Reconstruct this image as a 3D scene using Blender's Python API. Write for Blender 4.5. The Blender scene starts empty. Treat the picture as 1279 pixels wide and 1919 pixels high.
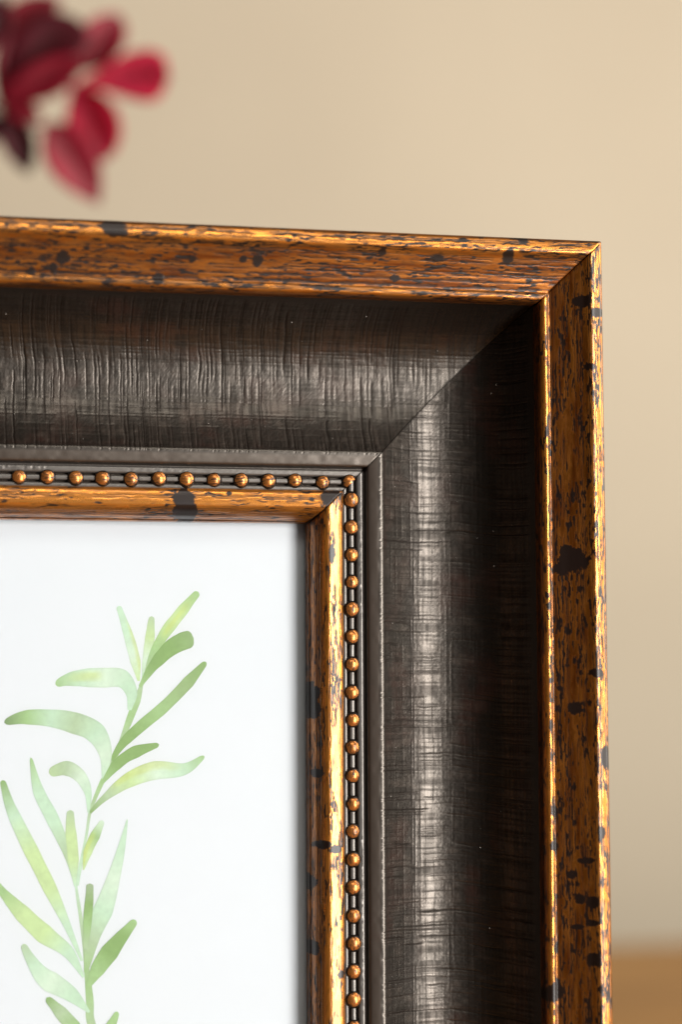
import bpy, math, numpy as np
from mathutils import Matrix, Vector
C = bpy.context.scene
COL = C.collection

# ------------------------------------------------------------------ camera
# the frame's measures are kept in units of K metres (0.08 mm); its outer top
# right corner is the origin: x right, y up, z (h) towards the viewer
K = 8e-5
FW, FH, FD = 2625.0, 3250.0, 300.0          # outer width, height, depth of the frame
LEAN = math.radians(8.0)
FOC = 4114.24
RX, RY, RZ = -0.08442287, 0.21762503, 0.00460910
T = np.array([488.43135, 508.05913, -4114.24254])


def rotm(rx, ry, rz):
    cx, sx, cy, sy, cz, sz = np.cos(rx), np.sin(rx), np.cos(ry), np.sin(ry), np.cos(rz), np.sin(rz)
    X = np.array([[1, 0, 0], [0, cx, -sx], [0, sx, cx]])
    Y = np.array([[cy, 0, sy], [0, 1, 0], [-sy, 0, cy]])
    Z = np.array([[cz, -sz, 0], [sz, cz, 0], [0, 0, 1]])
    return X @ Y @ Z


M = rotm(RX, RY, RZ)
OFF = np.array([FW / 2, FH, FD])            # the corner, seen from the base of the frame
FM = Matrix.Rotation(math.pi / 2 - LEAN, 4, 'X')
FMn = np.array(FM)[:3, :3]
cam_local = -M.T @ T
cam_pos = FMn @ ((cam_local + OFF) * K)
cam_rot = FMn @ M.T
cd = bpy.data.cameras.new('camera')
cam = bpy.data.objects.new('camera', cd)
COL.objects.link(cam)
mw = Matrix([[*cam_rot[i], cam_pos[i]] for i in range(3)] + [[0, 0, 0, 1]])
cam.matrix_world = mw
cd.sensor_fit = 'VERTICAL'
cd.sensor_height = 36
cd.sensor_width = 24
cd.lens = FOC / 1919 * 36
cd.clip_start = 0.01
cd.clip_end = 50
cd.dof.use_dof = True
cd.dof.aperture_fstop = 9.0
C.camera = cam


def ray(px, py):
    """direction (frame axes) of the sight line through a point of the view"""
    d = np.array([(px - 640) / FOC, -(py - 960) / FOC, -1.0])
    return M.T @ d


def on_plane(px, py, h):
    d = ray(px, py)
    t = (h - cam_local[2]) / d[2]
    return cam_local + d * t


def world_at(px, py, dist):
    d = np.array([(px - 640) / FOC, -(py - 960) / FOC, -1.0]) * dist
    return Vector(cam_rot @ d + cam_pos)


foc_p = on_plane(690, 1350, -170)
cd.dof.focus_distance = float(-(M @ foc_p + T)[2] * K)

# ------------------------------------------------------------------ world and lamps
W = bpy.data.worlds.new('World')
C.world = W
W.use_nodes = True
W.node_tree.nodes['Background'].inputs[0].default_value = (0.62, 0.55, 0.46, 1)
W.node_tree.nodes['Background'].inputs[1].default_value = 0.025
C.view_settings.view_transform = 'Standard'
C.view_settings.look = 'None'
C.view_settings.exposure = 0.0
C.view_settings.gamma = 1.0
FC = FM @ Vector(((OFF + np.array([-600, -700, -100])) * K))     # centre of what is seen


def area(name, pos, target, sx, sy, power, col):
    l = bpy.data.lights.new(name, 'AREA')
    l.shape = 'RECTANGLE'
    l.size, l.size_y, l.energy, l.color = sx, sy, power, col
    o = bpy.data.objects.new(name, l)
    COL.objects.link(o)
    o.location = pos
    o.rotation_euler = (Vector(target) - Vector(pos)).to_track_quat('-Z', 'Y').to_euler()
    return o


area('window_light', FC + Vector((0.54, -0.96, 0.05)), FC, 0.25, 0.9, 15.3, (1.0, 0.965, 0.93))
area('crest_fill', FC + Vector((0.10, -0.75, 0.72)), FC, 0.5, 0.22, 1.7, (1.0, 0.96, 0.87))  # added fill lamp, no window there; lifts the gold crests
area('wall_fill', (0.85, 0.0, 0.55), (0.1, 1.25, 0.12), 0.9, 0.9, 18.5, (1.0, 0.96, 0.87))  # added unseen lamp that brightens the wall

# ------------------------------------------------------------------ helpers
rng = np.random.default_rng(7)
GR = [np.random.default_rng(100 + i).random((512, 512)).astype(np.float32) for i in range(12)]


def vn(x, y, k=0):
    """value noise 0..1"""
    g = GR[k % 12]
    x = np.asarray(x, np.float32) + 37.3 * k + 1000
    y = np.asarray(y, np.float32) + 11.7 * k + 1000
    xi, yi = np.floor(x).astype(int), np.floor(y).astype(int)
    fx, fy = x - xi, y - yi
    fx, fy = fx * fx * (3 - 2 * fx), fy * fy * (3 - 2 * fy)
    a, b = g[xi & 511, yi & 511], g[(xi + 1) & 511, yi & 511]
    c, d = g[xi & 511, (yi + 1) & 511], g[(xi + 1) & 511, (yi + 1) & 511]
    return (a * (1 - fx) + b * fx) * (1 - fy) + (c * (1 - fx) + d * fx) * fy


def fbm(x, y, k=0, o=4):
    r, a, t = 0, 0.5, 0
    for i in range(o):
        r = r + a * vn(x * 2 ** i, y * 2 ** i, k + i)
        t += a
        a *= 0.5
    return r / t


def sst(a, b, x):
    t = np.clip((x - a) / (b - a), 0, 1)
    return t * t * (3 - 2 * t)


def lin(c):
    return tuple(((v / 255) / 12.92 if v / 255 <= 0.04045 else ((v / 255 + 0.055) / 1.055) ** 2.4) for v in c) + (1,)


def mesh_obj(name, co, faces, mat, parent=None, attrs=None, smooth=True, cols=None):
    me = bpy.data.meshes.new(name)
    co = np.asarray(co, np.float32)
    f = np.asarray(faces, np.int32)
    me.vertices.add(len(co))
    me.vertices.foreach_set('co', co.ravel())
    n = f.shape[1]
    me.loops.add(f.size)
    me.loops.foreach_set('vertex_index', f.ravel())
    me.polygons.add(len(f))
    me.polygons.foreach_set('loop_start', np.arange(0, f.size, n, dtype=np.int32))
    me.polygons.foreach_set('loop_total', np.full(len(f), n, np.int32))
    me.polygons.foreach_set('use_smooth', np.full(len(f), smooth))
    for k, v in (attrs or {}).items():
        a = me.attributes.new(k, 'FLOAT', 'POINT')
        a.data.foreach_set('value', np.asarray(v, np.float32).ravel())
    if cols is not None:
        a = me.attributes.new('paint', 'FLOAT_COLOR', 'POINT')
        a.data.foreach_set('color', np.asarray(cols, np.float32).ravel())
    me.update(calc_edges=True)
    me.validate()
    if mat:
        me.materials.append(mat)
    o = bpy.data.objects.new(name, me)
    COL.objects.link(o)
    if parent is not None:
        o.parent = parent
    return o


def grid_faces(nu, nv, flip=False, off=0):
    a = np.arange(nu * nv).reshape(nu, nv)
    q = np.stack([a[:-1, :-1], a[1:, :-1], a[1:, 1:], a[:-1, 1:]], -1).reshape(-1, 4)
    return (q[:, ::-1] if flip else q) + off


def thing(name, label, cat, group=None):
    o = bpy.data.objects.new(name, None)
    COL.objects.link(o)
    o['label'], o['category'] = label, cat
    if group:
        o['group'] = group
    return o


class NT:
    def __init__(s, name):
        s.m = bpy.data.materials.new(name)
        s.m.use_nodes = True
        s.t = s.m.node_tree
        s.b = s.t.nodes['Principled BSDF']

    def n(s, typ, **kw):
        o = s.t.nodes.new(typ)
        for k, v in kw.items():
            setattr(o, k, v)
        return o

    def l(s, a, b):
        s.t.links.new(a, b)

    def attr(s, name, out='Fac'):
        return s.n('ShaderNodeAttribute', attribute_name=name).outputs[out]

    def mix(s, fac, a, b):
        m = s.n('ShaderNodeMix', data_type='RGBA')
        for sock, v in ((m.inputs[0], fac), (m.inputs[6], a), (m.inputs[7], b)):
            if hasattr(v, 'is_linked'):
                s.l(v, sock)
            else:
                sock.default_value = v
        return m.outputs[2]

    def rng(s, v, a, b, c, d):
        m = s.n('ShaderNodeMapRange')
        s.l(v, m.inputs[0])
        for i, x in enumerate((a, b, c, d)):
            m.inputs[i + 1].default_value = x
        return m.outputs[0]

    def noise(s, scale, detail=3, rough=0.5, vec=None, stretch=None, coord='Object'):
        t = s.n('ShaderNodeTexNoise')
        t.inputs['Scale'].default_value = scale
        t.inputs['Detail'].default_value = detail
        t.inputs['Roughness'].default_value = rough
        v = vec or s.n('ShaderNodeTexCoord').outputs[coord]
        if stretch:
            mp = s.n('ShaderNodeMapping')
            mp.inputs['Scale'].default_value = stretch
            s.l(v, mp.inputs[0])
            v = mp.outputs[0]
        s.l(v, t.inputs['Vector'])
        return t.outputs[0]

    def bump(s, h, strength, dist):
        b = s.n('ShaderNodeBump')
        b.inputs['Strength'].default_value = strength
        b.inputs['Distance'].default_value = dist
        s.l(h, b.inputs['Height'])
        s.l(b.outputs[0], s.b.inputs['Normal'])


# ------------------------------------------------------------------ materials
def mat_gold():
    n = NT('antique_gold')
    d = n.attr('dark')
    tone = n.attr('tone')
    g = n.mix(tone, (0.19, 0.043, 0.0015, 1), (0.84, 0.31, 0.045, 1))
    c = n.mix(d, g, (0.014, 0.007, 0.005, 1))
    n.l(c, n.b.inputs['Base Color'])
    n.l(n.rng(d, 0, 1, 0.82, 0.0), n.b.inputs['Metallic'])
    ra = n.n('ShaderNodeMath', operation='MAXIMUM')
    n.l(n.rng(d, 0, 1, 0.0, 0.36), ra.inputs[0])
    n.l(n.rng(tone, 0.3, 1, 0.32, 0.24), ra.inputs[1])
    n.l(ra.outputs[0], n.b.inputs['Roughness'])
    n.b.inputs['Coat Weight'].default_value = 0.32
    n.b.inputs['Coat Roughness'].default_value = 0.30
    n.l(n.rng(d, 0, 1, 0.5, 0.3), n.b.inputs['Specular IOR Level'])
    n.bump(n.noise(9000, 3), 0.08, 3e-5)
    return n.m


def mat_black():
    n = NT('black_lacquer')
    tint = n.attr('tint')
    rub_light = n.attr('rub_light')
    c = n.mix(tint, (0.008, 0.006, 0.005, 1), (0.028, 0.009, 0.006, 1))
    c = n.mix(rub_light, c, (0.052, 0.039, 0.031, 1))
    n.l(c, n.b.inputs['Base Color'])
    bd = n.attr('strip_sheen')
    c = n.mix(bd, c, (0.18, 0.17, 0.16, 1))  # paler grey painted on the bed flats in place of their reflection
    n.l(n.rng(bd, 0, 1, 0, 0.6), n.b.inputs['Metallic'])
    cr = n.attr('crk')
    n.b.inputs['IOR'].default_value = 1.56
    n.b.inputs['Specular Tint'].default_value = (1.0, 0.89, 0.78, 1)
    c = n.mix(cr, c, (0.004, 0.003, 0.002, 1))
    n.l(c, n.b.inputs['Base Color'])
    n.l(n.rng(cr, 0, 1, 0.33, 0.55), n.b.inputs['Roughness'])
    n.l(n.rng(cr, 0, 1, 1.0, 0.15), n.b.inputs['Specular IOR Level'])
    n.bump(n.noise(7000, 4), 0.12, 3e-5)
    return n.m


def mat_bead():
    n = NT('rubbed_bead')
    co = n.n('ShaderNodeTexCoord').outputs['Object']
    sep = n.n('ShaderNodeSeparateXYZ')
    n.l(co, sep.inputs[0])
    info = n.n('ShaderNodeObjectInfo').outputs['Random']
    add = n.n('ShaderNodeVectorMath', operation='ADD')
    n.l(co, add.inputs[0])
    cmb = n.n('ShaderNodeCombineXYZ')
    n.l(info, cmb.inputs[0])
    n.l(info, cmb.inputs[1])
    n.l(cmb.outputs[0], add.inputs[1])
    ns = n.noise(1500, 3, vec=add.outputs[0])
    gr = n.noise(2600, 3, 0.6, vec=add.outputs[0], stretch=(0.35, 1.6, 1))
    h = n.n('ShaderNodeMath', operation='ADD')
    n.l(sep.outputs[2], h.inputs[0])
    n.l(n.rng(ns, 0, 1, -1.3e-4, 1.3e-4), h.inputs[1])
    gold = n.rng(h.outputs[0], 7.1e-4, 7.7e-4, 0, 1)
    line = n.rng(gr, 0.42, 0.50, 0.1, 1)
    m = n.n('ShaderNodeMath', operation='MULTIPLY')
    n.l(gold, m.inputs[0])
    n.l(line, m.inputs[1])
    c = n.mix(m.outputs[0], (0.012, 0.008, 0.006, 1), (0.60, 0.215, 0.05, 1))
    n.l(c, n.b.inputs['Base Color'])
    n.l(n.rng(m.outputs[0], 0, 1, 0, 0.75), n.b.inputs['Metallic'])
    n.b.inputs['Roughness'].default_value = 0.27
    n.bump(gr, 0.5, 3e-5)
    return n.m


GOLD, BLACK, BEAD = mat_gold(), mat_black(), mat_bead()


def mat_paper():
    n = NT('white_card')
    c = n.mix(n.noise(60, 4), (0.80, 0.825, 0.87, 1), (0.83, 0.85, 0.89, 1))
    n.l(c, n.b.inputs['Base Color'])
    n.b.inputs['Roughness'].default_value = 0.8
    n.bump(n.noise(4000, 3), 0.08, 3e-5)
    return n.m


def mat_paint():
    n = NT('watercolour')
    a = n.attr('paint', 'Color')
    g = n.rng(n.noise(900, 5, 0.7), 0.3, 0.7, 0.93, 1.07)
    sc = n.n('ShaderNodeVectorMath', operation='SCALE')
    n.l(a, sc.inputs[0])
    n.l(g, sc.inputs['Scale'])
    n.l(sc.outputs[0], n.b.inputs['Base Color'])
    n.b.inputs['Roughness'].default_value = 0.85
    return n.m


def mat_glass():
    n = NT('picture_glass')
    n.t.nodes.remove(n.b)
    tr = n.n('ShaderNodeBsdfTransparent')
    gl = n.n('ShaderNodeBsdfGlossy')
    gl.inputs['Roughness'].default_value = 0.03
    tr.inputs[0].default_value = (0.985, 0.992, 0.99, 1)
    fr = n.n('ShaderNodeFresnel')
    fr.inputs[0].default_value = 1.35
    mx = n.n('ShaderNodeMixShader')
    n.l(fr.outputs[0], mx.inputs[0])
    n.l(tr.outputs[0], mx.inputs[1])
    n.l(gl.outputs[0], mx.inputs[2])
    n.l(mx.outputs[0], n.t.nodes['Material Output'].inputs[0])
    return n.m


def mat_leaf(name, a, b, vein):
    n = NT(name)
    c = n.mix(n.rng(n.noise(70, 4), 0.35, 0.65, 0, 1), a, b)
    c = n.mix(n.attr('vein'), c, vein)
    n.l(c, n.b.inputs['Base Color'])
    n.b.inputs['Roughness'].default_value = 0.45
    tl = n.n('ShaderNodeBsdfTranslucent')
    n.l(c, tl.inputs[0])
    mx = n.n('ShaderNodeMixShader')
    mx.inputs[0].default_value = 0.45
    n.l(n.b.outputs[0], mx.inputs[1])
    n.l(tl.outputs[0], mx.inputs[2])
    n.l(mx.outputs[0], n.t.nodes['Material Output'].inputs[0])
    return n.m


def mat_wall():
    n = NT('beige_wall')
    c = n.mix(n.rng(n.noise(2.2, 3), 0.35, 0.65, 0, 1), (0.57, 0.48, 0.365, 1), (0.63, 0.535, 0.41, 1))
    n.l(c, n.b.inputs['Base Color'])
    n.b.inputs['Roughness'].default_value = 0.9
    n.bump(n.noise(220, 4), 0.2, 0.001)
    return n.m


def mat_wood():
    n = NT('table_wood')
    r = n.n('ShaderNodeObjectInfo').outputs['Random']
    st = n.noise(14, 5, 0.6, stretch=(0.6, 9, 9))
    c = n.mix(n.rng(st, 0.35, 0.65, 0, 1), (0.20, 0.090, 0.015, 1), (0.34, 0.165, 0.036, 1))
    c2 = n.mix(n.rng(r, 0, 1, 0, 0.5), c, (0.30, 0.14, 0.045, 1))
    n.l(c2, n.b.inputs['Base Color'])
    n.b.inputs['Roughness'].default_value = 0.5
    n.bump(st, 0.2, 0.0006)
    return n.m


def mat_plain(name, c, r=0.7):
    n = NT(name)
    k = n.mix(n.noise(300, 4), c, tuple(v * 0.7 for v in c[:3]) + (1,))
    n.l(k, n.b.inputs['Base Color'])
    n.b.inputs['Roughness'].default_value = r
    return n.m


# ------------------------------------------------------------------ wall and table
TOPZ = 0.0
wall = mesh_obj('wall', [(-3, 1.25, -1), (3, 1.25, -1), (3, 1.25, 2.5), (-3, 1.25, 2.5),
                         (-3, 1.35, -1), (3, 1.35, -1), (3, 1.35, 2.5), (-3, 1.35, 2.5)],
                [(0, 1, 2, 3), (5, 4, 7, 6), (3, 2, 6, 7), (1, 0, 4, 5), (4, 0, 3, 7), (1, 5, 6, 2)], mat_wall(), smooth=False)
wall['kind'] = 'structure'

table = thing('wooden_table', 'orange-brown wooden tabletop blurred at the lower right behind the frame', 'table')
WOOD = mat_wood()
y0 = -0.30


def box(name, x0, x1, ya, yb, z0, z1, mat, parent, bev=0.002):
    import bmesh
    bm = bmesh.new()
    bmesh.ops.create_cube(bm, size=1)
    for v in bm.verts:
        v.co = Vector(((x0 + x1) / 2 + v.co.x * (x1 - x0), (ya + yb) / 2 + v.co.y * (yb - ya), (z0 + z1) / 2 + v.co.z * (z1 - z0)))
    bmesh.ops.bevel(bm, geom=list(bm.edges), offset=bev, segments=2, affect='EDGES')
    me = bpy.data.meshes.new(name)
    bm.to_mesh(me)
    bm.free()
    me.materials.append(mat)
    o = bpy.data.objects.new(name, me)
    COL.objects.link(o)
    o.parent = parent
    return o


yy = y0 - 0.08
for i in range(7):
    w = 0.14
    box('plank', -0.9, 0.9, yy, yy + w - 0.0015, -0.03, TOPZ, WOOD, table)
    yy += w
TABLE_BACK = yy

# ------------------------------------------------------------------ the frame
frame = thing('picture_frame', 'antique gold and black picture frame with beaded inner border, leaning back on the table', 'picture frame')
frame.matrix_world = FM


def catmull(P, step):
    P = np.array(P, float)
    P = np.vstack([2 * P[0] - P[1], P, 2 * P[-1] - P[-2]])
    out = []
    for i in range(1, len(P) - 2):
        n = max(1, int(round(np.linalg.norm(P[i + 1] - P[i]) / step)))
        t = np.linspace(0, 1, n, endpoint=False)[:, None]
        a, b, c, d = P[i - 1], P[i], P[i + 1], P[i + 2]
        out.append(0.5 * (2 * b + (c - a) * t + (2 * a - 5 * b + 4 * c - d) * t ** 2 + (3 * b - a - 3 * c + d) * t ** 3))
    out.append(P[-2][None])
    return np.vstack(out)


# cross-sections (u inwards from the outer edge, h towards the viewer)
PO = [(1, -300), (0, -200), (0, -60), (0, -14), (1, 0), (3, 7.5), (7, 12), (14, 14.2), (21, 15.8), (27, 16), (31.5, 13), (35.5, 8.5), (40, 4.5), (52, -2.5),
      (68, -11.5), (84, -19), (95, -24), (98, -24.2), (101, -22), (106, -21.5), (111, -24), (115, -30), (116.5, -38), (117, -62)]
PS = [(116, -56), (123, -76), (136, -104), (152, -131), (172, -155), (196, -174), (224, -187), (250, -193.5), (274, -195.5),
      (298, -193.5), (322, -187.5), (345, -178), (364, -167.5), (378, -158.5), (385, -153), (389, -149.5), (392.5, -148.8), (396, -149), (402, -149.8), (410, -151.4), (415.5, -153.2),
      (418, -156.5), (419.2, -163), (420.8, -168.5), (422.5, -169), (424.2, -165), (426, -163.8), (430, -164), (434, -164.8), (436, -168), (437.2, -177), (438.6, -178), (440, -171),
      (441.5, -167.4), (444, -166.6), (448, -166.8), (450, -169), (451, -177), (452.6, -179), (454, -172), (455.5, -167.5), (459.5, -166.6), (464, -171), (466, -190)]
PI_ = [(461, -178), (462, -168), (464.3, -165), (468, -162.6), (474, -161.2), (482, -160.1), (490, -159.2), (495, -160.4), (501, -166), (507, -178), (512, -190),
       (515, -202), (516.5, -209), (519, -214), (520, -222), (520, -236)]


def rail_grid(kind, P, du, ds):
    """points of one moulding, mitred at both ends.  kind: top, right, bottom, left"""
    pr = catmull(P, du)
    L = FW if kind in ('top', 'bottom') else FH
    if kind in ('top', 'right'):
        vis = 1330 if kind == 'top' else 1640
        a = np.arange(0, vis, ds)
        b = np.linspace(vis, L, 60)
        tau = np.concatenate([a, b]) / L
    else:
        tau = np.linspace(0, 1, 240)
    u, h = pr[:, 0], pr[:, 1]
    tg = np.gradient(pr, axis=0)
    nn = np.stack([-tg[:, 1], tg[:, 0]], -1)
    nn /= np.linalg.norm(nn, axis=1)[:, None] + 1e-9
    U = np.repeat(u[:, None], len(tau), 1)
    H = np.repeat(h[:, None], len(tau), 1)
    S = U + tau[None, :] * (L - 2 * U)
    return pr, U, H, S, nn, tau, L


def place(kind, U, H, S):
    if kind == 'top':
        x, y = -S, -U
    elif kind == 'right':
        x, y = -U, -S
    elif kind == 'bottom':
        x, y = -S, -FH + U
    else:
        x, y = -FW + U, -S
    return np.stack([(x + OFF[0]) * K, (y + OFF[1]) * K, (H + OFF[2]) * K], -1).reshape(-1, 3)


def damp(S, U, L):
    """relief fades out right at the mitre, so that the two rails close"""
    e = np.minimum(S - U, L - U - S)
    return sst(0, 5, e)


SP_OUT_TOP = [(211, 431, 25, 21), (118, 482, 15, 13), (100, 500, 9, 9), (299, 520, 12, 12), (361, 485, 8, 7), (484, 488, 11, 12), (457, 486, 8, 6),
              (950, 483, 12, 14), (975, 452, 14, 10), (715, 475, 9, 8), (745, 520, 11, 7), (670, 436, 12, 6), (60, 506, 9, 8), (865, 455, 12, 5), (820, 486, 12, 6)]
SP_OUT_RIGHT = [(1088, 566, 18, 13), (1116, 590, 18, 9), (1078, 1050, 27, 24), (1058, 1066, 17, 14), (1066, 1035, 12, 16), (1080, 1328, 14, 15), (1113, 1262, 16, 9), (1035, 1135, 6, 7),
                (1039, 1275, 5, 6), (1055, 1290, 6, 7), (1045, 1521, 9, 11), (1045, 1587, 10, 9), (1108, 1690, 13, 12), (1088, 1685, 10, 10),
                (1110, 1797, 13, 15), (1046, 1863, 20, 18), (1132, 1418, 13, 22), (1122, 1560, 8, 16), (1075, 1640, 9, 9), (1098, 1612, 16, 7), (1107, 1730, 12, 7),
                (1085, 1738, 14, 6), (1100, 690, 12, 7), (1040, 1313, 4, 5)]
SP_IN_TOP = [(345, 944, 21, 34), (360, 960, 14, 20), (622, 938, 22, 26), (430, 925, 6, 5)]
SP_IN_RIGHT = [(590, 1300, 14, 26), (594, 1330, 12, 16), (608, 1584, 16, 9), (630, 1592, 14, 9), (593, 1780, 11, 14), (600, 1450, 9, 9), (590, 1655, 9, 15), (622, 1040, 7, 20), (640, 1826, 8, 8)]


def spot_mask(kind, spots, S, U, h):
    m = np.zeros_like(S)
    for i, (px, py, rx, ry) in enumerate(spots):
        p = on_plane(px, py, h)
        s0, u0 = (-p[0], -p[1]) if kind == 'top' else (-p[1], -p[0])
        rs, ru = (rx, ry) if kind == 'top' else (ry, rx)
        sel = (np.abs(S - s0) < rs * 2) & (np.abs(U - u0) < ru * 2)
        if not sel.any():
            continue
        s, u = S[sel], U[sel]
        d = np.hypot((s - s0) / rs, (u - u0) / ru)
        d = d + 0.55 * (fbm(s / 9, u / 9, i % 7, 3) - 0.5) + 0.25 * (vn(s / 2.2, u / 2.2, 3) - 0.5)
        m[sel] = np.maximum(m[sel], 1 - sst(0.88, 1.02, d))
    return m


def line_table(n, gap, seed, wmin, wmax, amin=0.35):
    """1-d profile of many fine grooves at irregular spacing"""
    r = np.random.default_rng(seed)
    x = np.arange(0, n, 0.25)
    y = np.zeros_like(x)
    p = 0
    while p < n:
        p += gap * (0.35 + r.exponential(0.75))
        w = r.uniform(wmin, wmax)
        i0, i1 = int(max(0, p - 4 * w) * 4), int(min(n, p + 4 * w) * 4)
        if i0 >= len(x):
            break
        y[i0:i1] = np.maximum(y[i0:i1], r.uniform(amin, 1) * np.exp(-((x[i0:i1] - p) / w) ** 2))
    return y


def look(tab, v):
    i = np.clip(v * 4, 0, len(tab) - 2)
    k = i.astype(int)
    f = i - k
    return tab[k] * (1 - f) + tab[k + 1] * f


def gold_rail(kind, P, spots, spot_h, dens, name, parent, seed, du=1.25, ds=2.0):
    pr, U, H, S, nn, tau, L = rail_grid(kind, P, du, ds)
    arc = np.concatenate([[0], np.cumsum(np.linalg.norm(np.diff(pr, axis=0), axis=1))])
    A = np.repeat(arc[:, None], S.shape[1], 1)
    o = seed * 311.0
    s = S + o
    w = A + 5 * (fbm(s / 90, A / 30, 1, 3) - 0.5) + 2.4 * (vn(s / 9, A / 6, 2) - 0.5)
    # long thin cracks that run with the rail
    patch = fbm(s / 34, A / 12, 6, 4)
    fine = fbm(s / 7, w / 3.2, 4, 3)
    gate = sst(0.40 - dens, 0.62 - dens, patch)
    inner = P is not PO
    w2 = w + 1.6 * (vn(s / 23, A / 9, 5) - 0.5)
    ta = line_table(700, 4.6 if not inner else 6.3, 21 + seed, 0.85 if not inner else 1.1, 1.35 if not inner else 1.7, 0.7)
    tb = line_table(700, 8.5, 41 + seed, 1.2, 2.1, 0.6)
    crack = look(ta, w) * sst(0.28, 0.42, vn(s / 32, w / 5, 3)) * (0.7 + 0.3 * gate)
    crack2 = look(tb, w2) * sst(0.42, 0.56, vn(s / 26, w2 / 6, 9)) * (0.5 + 0.5 * gate)
    n3 = vn(s / 11, w / 2.0, 7)
    crack3 = sst(0.54, 0.70, n3) * (0.3 + 0.7 * gate) * 0.8
    d = np.clip(1.5 * np.maximum(np.maximum(crack, crack2), crack3), 0, 1)
    blot = (0.35 + 0.65 * sst(0.36, 0.5, n3)) * sst(0.675, 0.76, fine * 0.52 + patch * 0.50 + dens * 0.32)
    d = np.maximum(d, blot)
    sp = spot_mask(kind, spots, S, U, spot_h) if spots else 0 * d
    d = np.clip(np.maximum(d, sp), 0, 1)
    tone = 0.45 * np.clip(fbm(s / 60, A / 7, 8, 3) * 1.6 - 0.3, 0, 1)
    # raised edges painted a brighter gold, mostly to carry their highlight
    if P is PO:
        crest_light = np.exp(-((U - 22) / 13) ** 2) + np.exp(-((U - 105) / 6) ** 2)
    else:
        crest_light = 0.40 + np.exp(-((U - 484) / 16) ** 2)
    tone = np.clip(tone + crest_light * (0.55 + 0.45 * vn(s / 30, A / 5, 1)), 0, 1)
    disp = -0.5 * np.maximum(crack, crack2 * gate) * (1 - sp) - 0.15 * blot * (1 - sp) + 0.35 * (fbm(s / 90, A / 14, 9, 2) - 0.5) + 0.14 * (vn(s / 14, A / 3, 10) - 0.5) * (1 - sp)
    disp = disp * damp(S, U, L) - 1.6 * (1 - sst(0.3, 2.6, np.minimum(S - U, L - U - S)))
    U2 = U + nn[:, :1] * disp
    H2 = H + nn[:, 1:] * disp
    flip = kind in ('top', 'left')
    return mesh_obj(name, place(kind, U2, H2, S), grid_faces(*U.shape, flip=not flip), GOLD, parent, {'dark': d, 'tone': tone})


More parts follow.
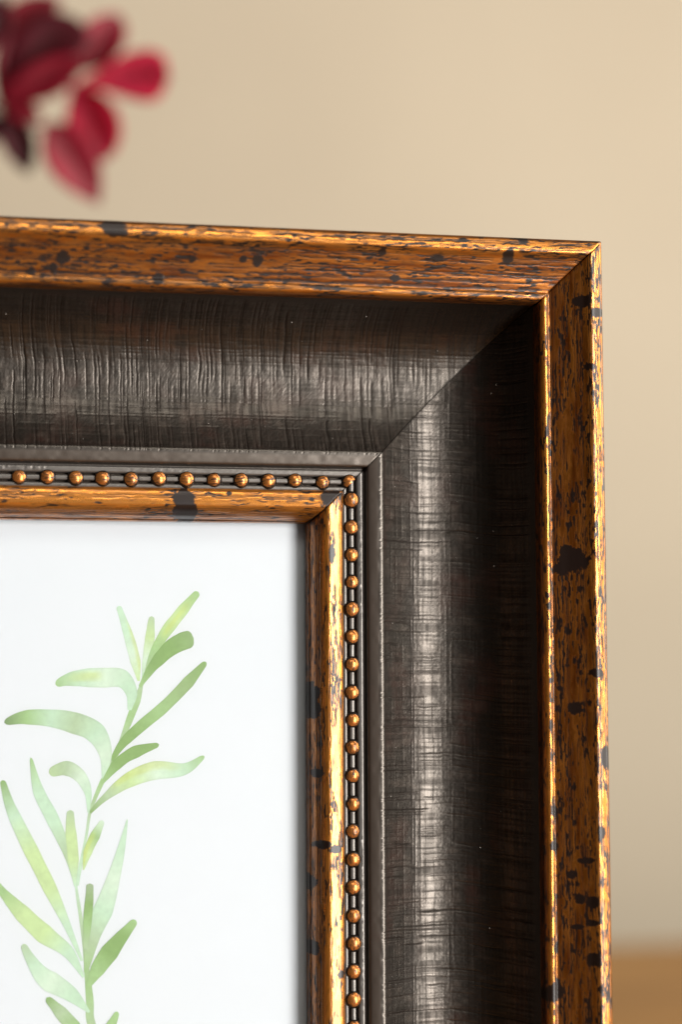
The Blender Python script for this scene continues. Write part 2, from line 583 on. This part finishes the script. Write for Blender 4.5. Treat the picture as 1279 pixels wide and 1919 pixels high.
def black_rail(kind, parent_root, seed, du=1.7, ds=1.3):
    pr, U, H, S, nn, tau, L = rail_grid(kind, PS, du, ds)
    o = seed * 523.0
    s = S + o
    arc = np.concatenate([[0], np.cumsum(np.linalg.norm(np.diff(pr, axis=0), axis=1))])
    A = np.repeat(arc[:, None], S.shape[1], 1)
    scoop = sst(118, 128, U) * (1 - sst(380, 389, U))
    # cross cracks lean over near the outer lip
    lean = -14 * sst(260, 120, U) ** 1.0 * (0.3 + vn(s / 160, U * 0, 2))
    t1 = line_table(6000, 7.5, 11, 0.8, 1.4)
    t2 = line_table(6000, 15, 12, 1.1, 2.6)
    t3 = line_table(900, 8.0, 13, 1.3, 2.6)
    wob = 3.6 * (fbm(s / 55, U / 70, 1, 3) - 0.5) + 1.6 * (vn(s / 9, U / 12, 3) - 0.5)
    v = s + lean + wob
    c1 = look(t1, v) * sst(0.30, 0.62, vn(v / 7, U / 45, 4))
    c2 = look(t2, v + 5 * (vn(s / 70, U / 40, 5) - 0.5)) * sst(0.42, 0.72, vn(v / 14, U / 60, 6))
    w = A + 2.2 * (fbm(s / 120, A / 50, 7, 2) - 0.5)
    c3 = look(t3, w) * sst(0.30, 0.65, vn(s / 38, w / 3, 8))
    fine = fbm(s / 3.2, A / 3.2, 9, 2) - 0.5
    broad = fbm(s / 22, A / 60, 10, 3) - 0.5
    disp = scoop * (-0.85 * c1 - 0.9 * c2 - 0.45 * c3 + 0.35 * fine + 0.55 * broad + 0.35 * (vn(s / 10, A / 15, 11) - 0.5))
    # small chips along the crest, softer hammered relief on the smooth band
    crest = sst(372, 384, U) * (1 - sst(392, 396, U))
    disp += crest * (0.25 * (vn(s / 5, A / 5, 1) - 0.5) - 0.8 * c1)
    band = sst(395, 400, U) * (1 - sst(415, 418, U))
    disp += band * 0.8 * (fbm(s / 22, A / 16, 3, 2) - 0.5)
    bed = sst(420, 422, U)
    disp += bed * 0.2 * (vn(s / 6, A / 3, 5) - 0.5)
    rid = sst(424, 426, U) * (1 - sst(430, 434, U)) * sst(0.5, 0.75, vn(s / 120, U * 0, 9))
    disp += rid * 1.0 * (vn(s / 5, A / 4, 2) - 0.5)
    disp *= damp(S, U, L)
    tint = scoop * sst(0.50, 0.82, fbm(s / 90, A / 50, 4, 3)) * 0.7 + band * sst(0.55, 0.7, fbm(s / 40, A / 20, 6, 3)) * 0.5
    tint = np.maximum(tint, 0.35 * scoop * np.maximum(c1, c2))
    rub_light = scoop * np.clip(sst(0.50, 0.80, fbm(s / 18, A / 30, 2, 4)) * 0.8, 0, 1) * (1 - c1) * (1 - c2)
    crk = np.clip(scoop * np.maximum(np.maximum(c1, c2), 0.18 * c3) * 1.0, 0, 1)  # cracks are darkened in the colour for the shade they hold
    crk = np.maximum(crk, scoop * (0.42 * sst(0.42, 0.78, vn(v / 4.5, U / 80, 2)) + 0.25 * sst(0.4, 0.7, vn(s / 60, w / 3.5, 5))))
    rub_light = rub_light * sst(150, 235, U) * (0.4 + 0.6 * vn(s / 2, A / 2, 7)) + 0.8 * band + 1.0 * bed  # rubbing, with shade by the lip and sheen on band and bed painted in
    crk = np.maximum(crk, 1 - sst(0.8, 2.2, np.minimum(S - U, L - U - S)))
    U2 = U + nn[:, :1] * disp
    H2 = H + nn[:, 1:] * disp
    co = place(kind, U2, H2, S)
    fl = kind in ('top', 'left')
    f = grid_faces(*U.shape, flip=not fl)
    # the plain back of the rail
    B = np.array([(466, -200), (466, -230), (466, -262), (466, -300), (2, -300), (2, -60), (116, -56)], float)
    tb = np.linspace(0, 1, 12)
    Ub = np.repeat(B[:, :1], 12, 1)
    Hb = np.repeat(B[:, 1:], 12, 1)
    Sb = Ub + tb[None] * (L - 2 * Ub)
    cb = place(kind, Ub, Hb, Sb)
    fb = grid_faces(7, 12, flip=not fl, off=len(co))
    z = np.zeros(len(cb))
    return mesh_obj('rail', np.vstack([co, cb]), np.vstack([f, fb]), BLACK, parent_root,
                    {'tint': np.concatenate([tint.ravel(), z]), 'rub_light': np.concatenate([rub_light.ravel(), z]),
                     'crk': np.concatenate([crk.ravel(), z]),
                     'strip_sheen': np.concatenate([(bed * sst(-170.5, -167.5, H) * (0.6 + 0.4 * vn(s / 40, U, 3))).ravel(), z])})


rails = {}
for i, kind in enumerate(('top', 'right', 'bottom', 'left')):
    fine = kind in ('top', 'right')
    r = black_rail(kind, frame, i + 1, *((1.7, 1.35) if fine else (6, 3)))
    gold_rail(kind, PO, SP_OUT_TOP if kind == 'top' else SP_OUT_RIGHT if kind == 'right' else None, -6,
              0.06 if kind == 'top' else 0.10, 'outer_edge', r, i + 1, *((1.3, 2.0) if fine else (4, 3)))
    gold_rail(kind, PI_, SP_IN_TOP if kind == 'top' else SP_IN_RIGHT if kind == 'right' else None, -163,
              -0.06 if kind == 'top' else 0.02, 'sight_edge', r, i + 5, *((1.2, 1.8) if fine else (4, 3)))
    rails[kind] = r


def dust(kind, n, seed):
    r = np.random.default_rng(seed)
    co, f = [], []
    for k in range(n):
        u = r.uniform(135, 375)
        h = float(np.interp(u, [p[0] for p in PS[:20]], [p[1] for p in PS[:20]])) + 0.8
        s = r.uniform(u + 20, 1250 if kind == 'top' else 1560)
        x, y = (-s, -u) if kind == 'top' else (-u, -s)
        a = r.uniform(0.5, 1.3)
        for dx, dy, dz in ((1, 0, 0), (-1, 0, 0), (0, 1, 0), (0, -1, 0), (0, 0, 1), (0, 0, -1)):
            co.append(((x + dx * a * r.uniform(0.6, 1.5) + OFF[0]) * K, (y + dy * a + OFF[1]) * K, (h + dz * a * 0.8 + OFF[2]) * K))
        b = len(co) - 6
        f += [(b + i, b + j, b + m) for i, j, m in ((0, 2, 4), (2, 1, 4), (1, 3, 4), (3, 0, 4), (2, 0, 5), (1, 2, 5), (3, 1, 5), (0, 3, 5))]
    o = mesh_obj('dust', co, f, DUST, rails[kind], smooth=False)
    o['kind'] = 'stuff'


DUST = mat_plain('pale_dust', (0.55, 0.5, 0.45, 1))
dust('top', 34, 5)
dust('right', 40, 6)


def bead_mesh():
    nu, nv = 11, 24
    R = 17.3 * K
    co = []
    for a in range(nu):
        th = a / (nu - 1) * math.radians(100)
        for b in range(nv):
            ph = b / nv * 2 * math.pi
            co.append((R * 1.0 * math.sin(th) * math.cos(ph), R * math.sin(th) * math.sin(ph), R * 0.74 * math.cos(th)))
    f = []
    for a in range(nu - 1):
        for b in range(nv):
            b2 = (b + 1) % nv
            f.append((a * nv + b, (a + 1) * nv + b, (a + 1) * nv + b2, a * nv + b2))
    o = mesh_obj('bead', co, f, BEAD)
    me = o.data
    bpy.data.objects.remove(o)
    return me


BM = bead_mesh()
RB = np.random.default_rng(3)
UB, HB = 445.5, -172.0


def bead(kind, s):
    o = bpy.data.objects.new('bead', BM)
    COL.objects.link(o)
    o.parent = rails[kind]
    j = RB.normal(0, 0.5, 3)
    x, y = (-s, -UB) if kind == 'top' else (-UB, -s)
    o.location = ((x + OFF[0] + j[0]) * K, (y + OFF[1] + j[1]) * K, (HB + OFF[2] + 0.5 * j[2]) * K)
    o.rotation_euler = (RB.normal(0, 0.04), RB.normal(0, 0.04), (0 if kind == 'top' else math.pi / 2) + RB.normal(0, 0.08))
    q = RB.normal(1, 0.025)
    o.scale = (q, q * RB.normal(1, 0.02), q)
    return o


def inv_s(kind, px, py):
    p = on_plane(px, py, HB + 8)
    return -p[0] if kind == 'top' else -p[1]


s_a, s_b = inv_s('top', 605, 904), inv_s('top', 35, 891)
pt = (s_b - s_a) / 11
for i in range(0, 16):
    bead('top', s_a + i * pt)


def cut_bead():
    """the corner bead of the top rail, sawn through by the mitre"""
    import bmesh
    o = bead('top', s_a - pt)
    o.rotation_euler = (0, 0, 0)
    o.scale = (1, 1, 1)
    bm = bmesh.new()
    bm.from_mesh(BM)
    d = (UB - (s_a - pt)) * K / 2
    bmesh.ops.bisect_plane(bm, geom=bm.verts[:] + bm.edges[:] + bm.faces[:], plane_co=(-d, d, 0), plane_no=(1, -1, 0), clear_outer=True)
    me = bpy.data.meshes.new('bead')
    bm.to_mesh(me)
    bm.free()
    me.materials.append(BEAD)
    o.data = me


cut_bead()
s_a, s_b = inv_s('right', 658, 937), inv_s('right', 665, 1875)
pt = (s_b - s_a) / 18
for i in range(0, 24):
    bead('right', s_a + i * pt)
print('bead pitch', pt)


def plate(name, x0, x1, yb, yt, h0, h1, mat, parent):
    def c(x, y, h):
        return ((x + OFF[0]) * K, (y + OFF[1]) * K, (h + OFF[2]) * K)
    v = [c(x0, yb, h0), c(x1, yb, h0), c(x1, yt, h0), c(x0, yt, h0), c(x0, yb, h1), c(x1, yb, h1), c(x1, yt, h1), c(x0, yt, h1)]
    f = [(3, 2, 1, 0), (4, 5, 6, 7), (0, 1, 5, 4), (2, 3, 7, 6), (1, 2, 6, 5), (3, 0, 4, 7)]
    return mesh_obj(name, v, f, mat, parent, smooth=False)


plate('glass_pane', -FW + 467, -467, -FH + 467, -467, -240, -237, mat_glass(), frame)
plate('backing_board', -FW + 467, -467, -FH + 467, -467, -296, -262, mat_plain('brown_board', (0.12, 0.07, 0.035, 1)), frame)

# easel leg at the back, its foot on the table
top_p = FM @ Vector((0, 1900 * K, 0.0))
lv = []
foot_y = top_p.y + 0.055
for (hw, p) in ((0.016, (top_p.y + 0.001, top_p.z)), (0.028, (foot_y, 0.0))):
    for sx in (-1, 1):
        for dy in (0, 0.004):
            lv.append(FM.inverted() @ Vector((sx * hw, p[0] + dy, p[1])))
mesh_obj('easel_leg', [tuple(v) for v in lv], [(0, 2, 6, 4), (1, 5, 7, 3), (0, 4, 5, 1), (2, 3, 7, 6), (0, 1, 3, 2), (4, 6, 7, 5)],
         mat_plain('black_board', (0.03, 0.03, 0.03, 1)), frame, smooth=False)

# ------------------------------------------------------------------ the print behind the glass
PH = -243.0
art = plate('botanical_print', -FW + 475, -475, -FH + 475, -475, -258, PH, mat_paper(), None)
art.matrix_world = FM
art['label'] = 'white card painted with a pale green watercolour sprig, inside the gold and black frame'
art['category'] = 'art print'
PAINT = mat_paint()
MINT, LIME, MID, OLIVE, PALE = (204, 232, 203), (208, 231, 168), (168, 203, 136), (142, 178, 100), (222, 240, 218)
YEL, SAGE = (208, 220, 105), (186, 208, 168)
ZS = 2.288
layer = [0]


def stroke(pts, wid, cols, name='leaf', blotch=None):
    """one brush stroke of the painted sprig, flat on the card"""
    P = catmull(pts, 5.0)
    wi = np.interp(np.linspace(0, len(pts) - 1, len(P)), np.arange(len(pts)), wid)
    t = np.linspace(0, 1, len(P))
    # round the two ends
    d = np.concatenate([[0], np.cumsum(np.linalg.norm(np.diff(P, axis=0), axis=1))])
    r1 = max(3.0, wid[-2] * 0.30)
    wi = wi * np.sqrt(np.clip(1 - np.clip(1 - (d[-1] - d) / r1, 0, 1) ** 2, 0.0, 1)) + 0.3
    wi = wi * (1 + 0.06 * (vn(t * 9 + layer[0] * 3.1, t * 0, 2) - 0.5) * 2)
    tg = np.gradient(P, axis=0)
    nr = np.stack([-tg[:, 1], tg[:, 0]], -1)
    nr /= np.linalg.norm(nr, axis=1)[:, None] + 1e-9
    q = np.array([-1, -0.93, -0.8, -0.5, -0.2, 0.1, 0.4, 0.7, 0.85, 0.94, 1])
    h = PH + 0.06 + 0.03 * layer[0]
    layer[0] += 1
    cc = np.array([lin(c)[:3] for c in cols])
    ct = np.linspace(0, 1, len(cc))
    base = np.stack([np.interp(t, ct, cc[:, k]) for k in range(3)], -1)
    co, col = [], []
    for i in range(len(P)):
        for a in q:
            z = P[i] + nr[i] * a * wi[i] / 2
            c3 = on_plane(z[0] / ZS, 1080 + z[1] / ZS, h)
            co.append((c3 + OFF) * K)
            c = base[i].copy()
            nz = float(fbm(np.array([z[0] / 45.0]), np.array([z[1] / 45.0]), layer[0] % 6, 3)[0]) - 0.5
            if blotch:
                bc, t0, t1, side = blotch
                m = sst(t0 - 0.03, t0 + 0.09, t[i]) * (1 - sst(t1 - 0.15, t1 + 0.12, t[i]))
                m *= 1 - sst(0.25, 0.75, abs(a - side) + 0.4 * nz)
                c = c * (1 - 0.5 * m) + np.array(lin(bc)[:3]) * 0.5 * m
            c *= 1 + 0.10 * nz
            c *= 0.93 if abs(a) > 0.9 else (0.97 if abs(a) > 0.8 else 1.02)
            col.append((*np.clip((c * 0.92 + 0.08 * np.array([0.84, 0.87, 0.9])) * 0.93, 0, 0.9), 1))
    f = grid_faces(len(P), len(q))
    co = np.array(co)
    n0 = np.cross(co[f[0][1]] - co[f[0][0]], co[f[0][3]] - co[f[0][0]])
    if n0[2] < 0:
        f = f[:, ::-1]
    return mesh_obj(name, co, f, PAINT, art, cols=col)


stroke([(612, 450), (592, 520), (562, 600), (528, 690), (488, 790), (440, 880), (405, 960), (385, 1020), (371, 1110), (346, 1240), (330, 1330)],
       [10, 34, 30, 20, 20, 20, 16, 13, 11, 15, 16], [SAGE, MID, SAGE, MID, SAGE, MINT, MINT], 'stem')
stroke([(322, 1290), (332, 1370), (346, 1460), (362, 1580), (370, 1660), (378, 1740), (386, 1830), (386, 1890), (402, 1960), (425, 2100), (440, 2400), (450, 2700)],
       [8, 15, 16, 22, 34, 36, 24, 20, 22, 22, 22, 22], [MINT, SAGE, MID, SAGE, MID, SAGE, SAGE], 'stem')
stroke([(556, 575), (564, 500), (522, 440), (440, 436), (340, 438), (280, 448), (238, 466)], [18, 50, 76, 84, 80, 58, 26], [MINT, MINT, PALE, MINT, MID], blotch=(YEL, 0.52, 0.84, 0.2))
stroke([(596, 450), (582, 370), (556, 270), (530, 190), (508, 128)], [10, 44, 44, 34, 22], [LIME, PALE, MINT, MINT], blotch=(YEL, 0.1, 0.75, 0.9))
stroke([(614, 450), (632, 350), (644, 260), (648, 210), (652, 172)], [9, 34, 44, 36, 22], [MINT, PALE, LIME, SAGE])
stroke([(620, 450), (650, 350), (705, 250), (770, 165), (815, 110), (852, 68)], [12, 26, 40, 50, 44, 28], [SAGE, MID, LIME, MID], blotch=(YEL, 0.45, 0.85, 0.0))
stroke([(600, 475), (655, 390), (725, 315), (785, 280), (832, 268)], [12, 36, 58, 78, 74], [MID, OLIVE, OLIVE, (150, 180, 118)])
stroke([(478, 790), (530, 715), (610, 640), (700, 565), (790, 475), (885, 368)], [14, 44, 52, 48, 52, 20], [OLIVE, OLIVE, MID, (158, 186, 125), OLIVE])
stroke([(446, 870), (452, 760), (405, 668), (300, 625), (200, 608), (100, 607), (18, 628)], [18, 54, 92, 92, 74, 66, 24], [MINT, PALE, MINT, SAGE, MINT, MID, (120, 150, 90)])
stroke([(440, 885), (505, 805), (580, 755), (683, 722)], [14, 46, 52, 20], [MID, OLIVE, OLIVE, OLIVE])
stroke([(386, 1015), (445, 955), (545, 880), (660, 835), (790, 828), (878, 772)], [12, 34, 66, 84, 56, 16], [OLIVE, SAGE, LIME, PALE, MINT, MID], blotch=(YEL, 0.25, 0.75, -0.6))
stroke([(380, 1015), (378, 930), (345, 860), (285, 825), (210, 845)], [8, 30, 56, 66, 36], [MINT, MINT, PALE, SAGE, (190, 214, 160)])
stroke([(328, 1340), (290, 1190), (225, 1040), (165, 920), (132, 778)], [8, 36, 58, 50, 10], [MINT, SAGE, MINT, MINT, MID])
stroke([(322, 1330), (312, 1180), (303, 1080), (302, 1003)], [8, 48, 48, 28], [MINT, LIME, LIME, SAGE])
stroke([(358, 1260), (378, 1180), (410, 1110), (442, 1048)], [6, 38, 42, 22], [LIME, LIME, MID, PALE], blotch=(YEL, 0.05, 0.7, -0.5))
stroke([(352, 1650), (285, 1490), (205, 1320), (110, 1130), (45, 990), (10, 875)], [10, 32, 58, 66, 54, 24], [MINT, MINT, LIME, LIME, MINT, OLIVE])
stroke([(368, 1700), (400, 1540), (455, 1400), (500, 1250), (525, 1150), (547, 1042)], [16, 62, 88, 60, 34, 6], [MID, SAGE, MINT, PALE, MINT, MINT])
stroke([(368, 1600), (378, 1450), (384, 1380), (386, 1318)], [20, 36, 38, 30], [SAGE, MID, OLIVE, (170, 190, 150)])
stroke([(360, 1720), (290, 1610), (190, 1535), (90, 1440), (0, 1340), (-60, 1250)], [12, 52, 84, 72, 34, 14], [MINT, MINT, LIME, LIME, MID, MID])
stroke([(372, 1770), (430, 1670), (500, 1575), (550, 1515), (583, 1475)], [14, 62, 76, 52, 26], [MID, MID, OLIVE, OLIVE, MID])
stroke([(384, 1870), (300, 1790), (190, 1720), (130, 1640), (98, 1578)], [10, 62, 90, 52, 24], [MINT, MINT, PALE, MINT, SAGE])
stroke([(380, 2000), (300, 1915), (250, 1860), (200, 1808)], [10, 60, 56, 26], [MID, MID, SAGE, OLIVE])
stroke([(420, 2040), (465, 1950), (488, 1905), (505, 1868)], [10, 44, 40, 20], [OLIVE, MID, MID])
for (bx, by, tx, ty, w) in ((425, 2200, 180, 2020, 70), (430, 2330, 690, 2080, 66), (440, 2480, 210, 2260, 78), (445, 2600, 700, 2420, 70)):
    stroke([(bx, by), ((2 * bx + tx) / 3, (2 * by + ty) / 3 + 20), ((bx + 2 * tx) / 3, (by + 2 * ty) / 3 + 10), (tx, ty)], [10, w, w * 0.9, 14], [MINT, SAGE, LIME, MID])

# ------------------------------------------------------------------ the red leaves behind
branch = thing('red_leaf_branch', 'out-of-focus branch of dark red leaves above the upper left of the frame', 'branch')
LR = mat_leaf('crimson_leaf', (0.60, 0.012, 0.045, 1), (0.72, 0.055, 0.13, 1), (0.16, 0.01, 0.015, 1))
LD = mat_leaf('maroon_leaf', (0.075, 0.004, 0.010, 1), (0.13, 0.006, 0.016, 1), (0.04, 0.01, 0.01, 1))
LM = mat_leaf('wine_leaf', (0.24, 0.006, 0.018, 1), (0.36, 0.012, 0.035, 1), (0.09, 0.01, 0.012, 1))
STEM = mat_plain('brown_stem', (0.07, 0.02, 0.015, 1))
DB = 0.56


def zl(x, y):
    return (x / 3.762, y / 3.762)


def red_leaf(base, mid, tip, width, mat, dist=DB, fold=0.35, twist=0.0, curl=0.0, p=0.95, q=0.78):
    P = np.array([zl(*base), zl(*mid), zl(*tip)])
    n, m = 19, 11
    co, vein = [], []
    for i in range(n):
        t = i / (n - 1)
        c = (1 - t) ** 2 * P[0] + 2 * t * (1 - t) * (2 * P[1] - (P[0] + P[2]) / 2) + t * t * P[2]
        d = 2 * (1 - t) * ((2 * P[1] - (P[0] + P[2]) / 2) - P[0]) + 2 * t * (P[2] - (2 * P[1] - (P[0] + P[2]) / 2))
        d = d / (np.linalg.norm(d) + 1e-9)
        nr = np.array([-d[1], d[0]])
        w = width / 3.762 * ((t + 0.01) ** p * max(0.0, 1 - t) ** q / ((p / (p + q)) ** p * (q / (p + q)) ** q)) / 2 * 1.05
        for j in range(m):
            a = (j - (m - 1) / 2) / ((m - 1) / 2)
            pp = c + nr * a * w
            z = (fold * abs(a) + twist * a) * w + curl * 30 * (t - 0.4) ** 2 * 4
            z += 1.2 * math.sin(9 * t + 3 * a)
            co.append(tuple(world_at(pp[0], pp[1], dist - z * dist / FOC)))
            vein.append(max(0.0, 1 - abs(a) * 7) + 0.35 * (abs(((abs(a) * 1.2 - t) * 6) % 1 - 0.5) < 0.07))
    o = mesh_obj('leaf', co, grid_faces(n, m), mat, branch, {'vein': vein})
    sm = o.modifiers.new('thick', 'SOLIDIFY')
    sm.thickness = 0.0003
    return o


def tube(name, pts, r0, r1, mat, parent, seg=8):
    P = catmull([tuple(p) for p in pts], 0.004)
    co = []
    for i, p in enumerate(P):
        t = i / (len(P) - 1)
        tg = Vector(P[min(i + 1, len(P) - 1)] - P[max(i - 1, 0)]).normalized()
        a = tg.orthogonal().normalized()
        b = tg.cross(a)
        r = r0 + (r1 - r0) * t
        for k in range(seg):
            w = 2 * math.pi * k / seg
            co.append(tuple(Vector(p) + (a * math.cos(w) + b * math.sin(w)) * r))
    f = [(i * seg + k, i * seg + (k + 1) % seg, (i + 1) * seg + (k + 1) % seg, (i + 1) * seg + k) for i in range(len(P) - 1) for k in range(seg)]
    return mesh_obj(name, co, f, mat, parent)


def wz(x, y, d=DB):
    return world_at(*zl(x, y), d)


ft = wz(-900, 1500)
tube('stem', [(ft.x - 0.05, ft.y + 0.03, TOPZ), tuple(ft), tuple(wz(-450, 900)), tuple(wz(-30, 720)), tuple(wz(280, 640)), tuple(wz(560, 600))], 0.0016, 0.0004, STEM, branch)
tube('stem', [tuple(wz(-60, 740)), tuple(wz(120, 850)), tuple(wz(240, 905)), tuple(wz(360, 905))], 0.0007, 0.0003, STEM, branch)
red_leaf((480, 625), (860, 545), (1200, 545), 350, LR, DB - 0.002, 0.3, 0.15, 0.3, p=1.55, q=0.5)
red_leaf((500, 490), (700, 300), (840, 100), 300, LM, DB + 0.006, 0.4, -0.2, p=0.8, q=0.65)
red_leaf((60, 560), (330, 320), (640, 260), 400, LD, DB + 0.001, 0.3, 0.2)
red_leaf((-40, 240), (170, 130), (430, -10), 260, LM, DB + 0.012, 0.3, -0.1)
red_leaf((0, 700), (300, 570), (600, 420), 260, LM, DB - 0.006, 0.3, 0.3)
red_leaf((-20, 700), (130, 430), (240, 190), 340, LM, DB + 0.004, 0.3)
red_leaf((520, 610), (650, 850), (740, 1140), 360, LR, DB + 0.003, 0.35, -0.25, p=0.9, q=0.7)
red_leaf((330, 870), (500, 1110), (700, 1440), 340, LM, DB - 0.006, 0.35, 0.3, p=0.9, q=0.9)
red_leaf((10, 810), (110, 960), (200, 1230), 230, LD, DB, 0.3)
red_leaf((0, 730), (140, 770), (290, 850), 170, LM, DB - 0.003, 0.3)
red_leaf((-120, 380), (-40, 190), (20, -60), 200, LD, DB - 0.006, 0.3)
red_leaf((-140, 860), (-60, 900), (40, 980), 200, LD, DB + 0.004, 0.3)
for z4 in ((-300, 820, -420, 500, -380, 250), (-420, 900, -600, 760, -760, 560), (-350, 860, -300, 1040, -200, 1240), (-600, 1100, -520, 1300, -380, 1500)):
    red_leaf(z4[:2], z4[2:4], z4[4:], 260, LM, DB + 0.003, 0.3)
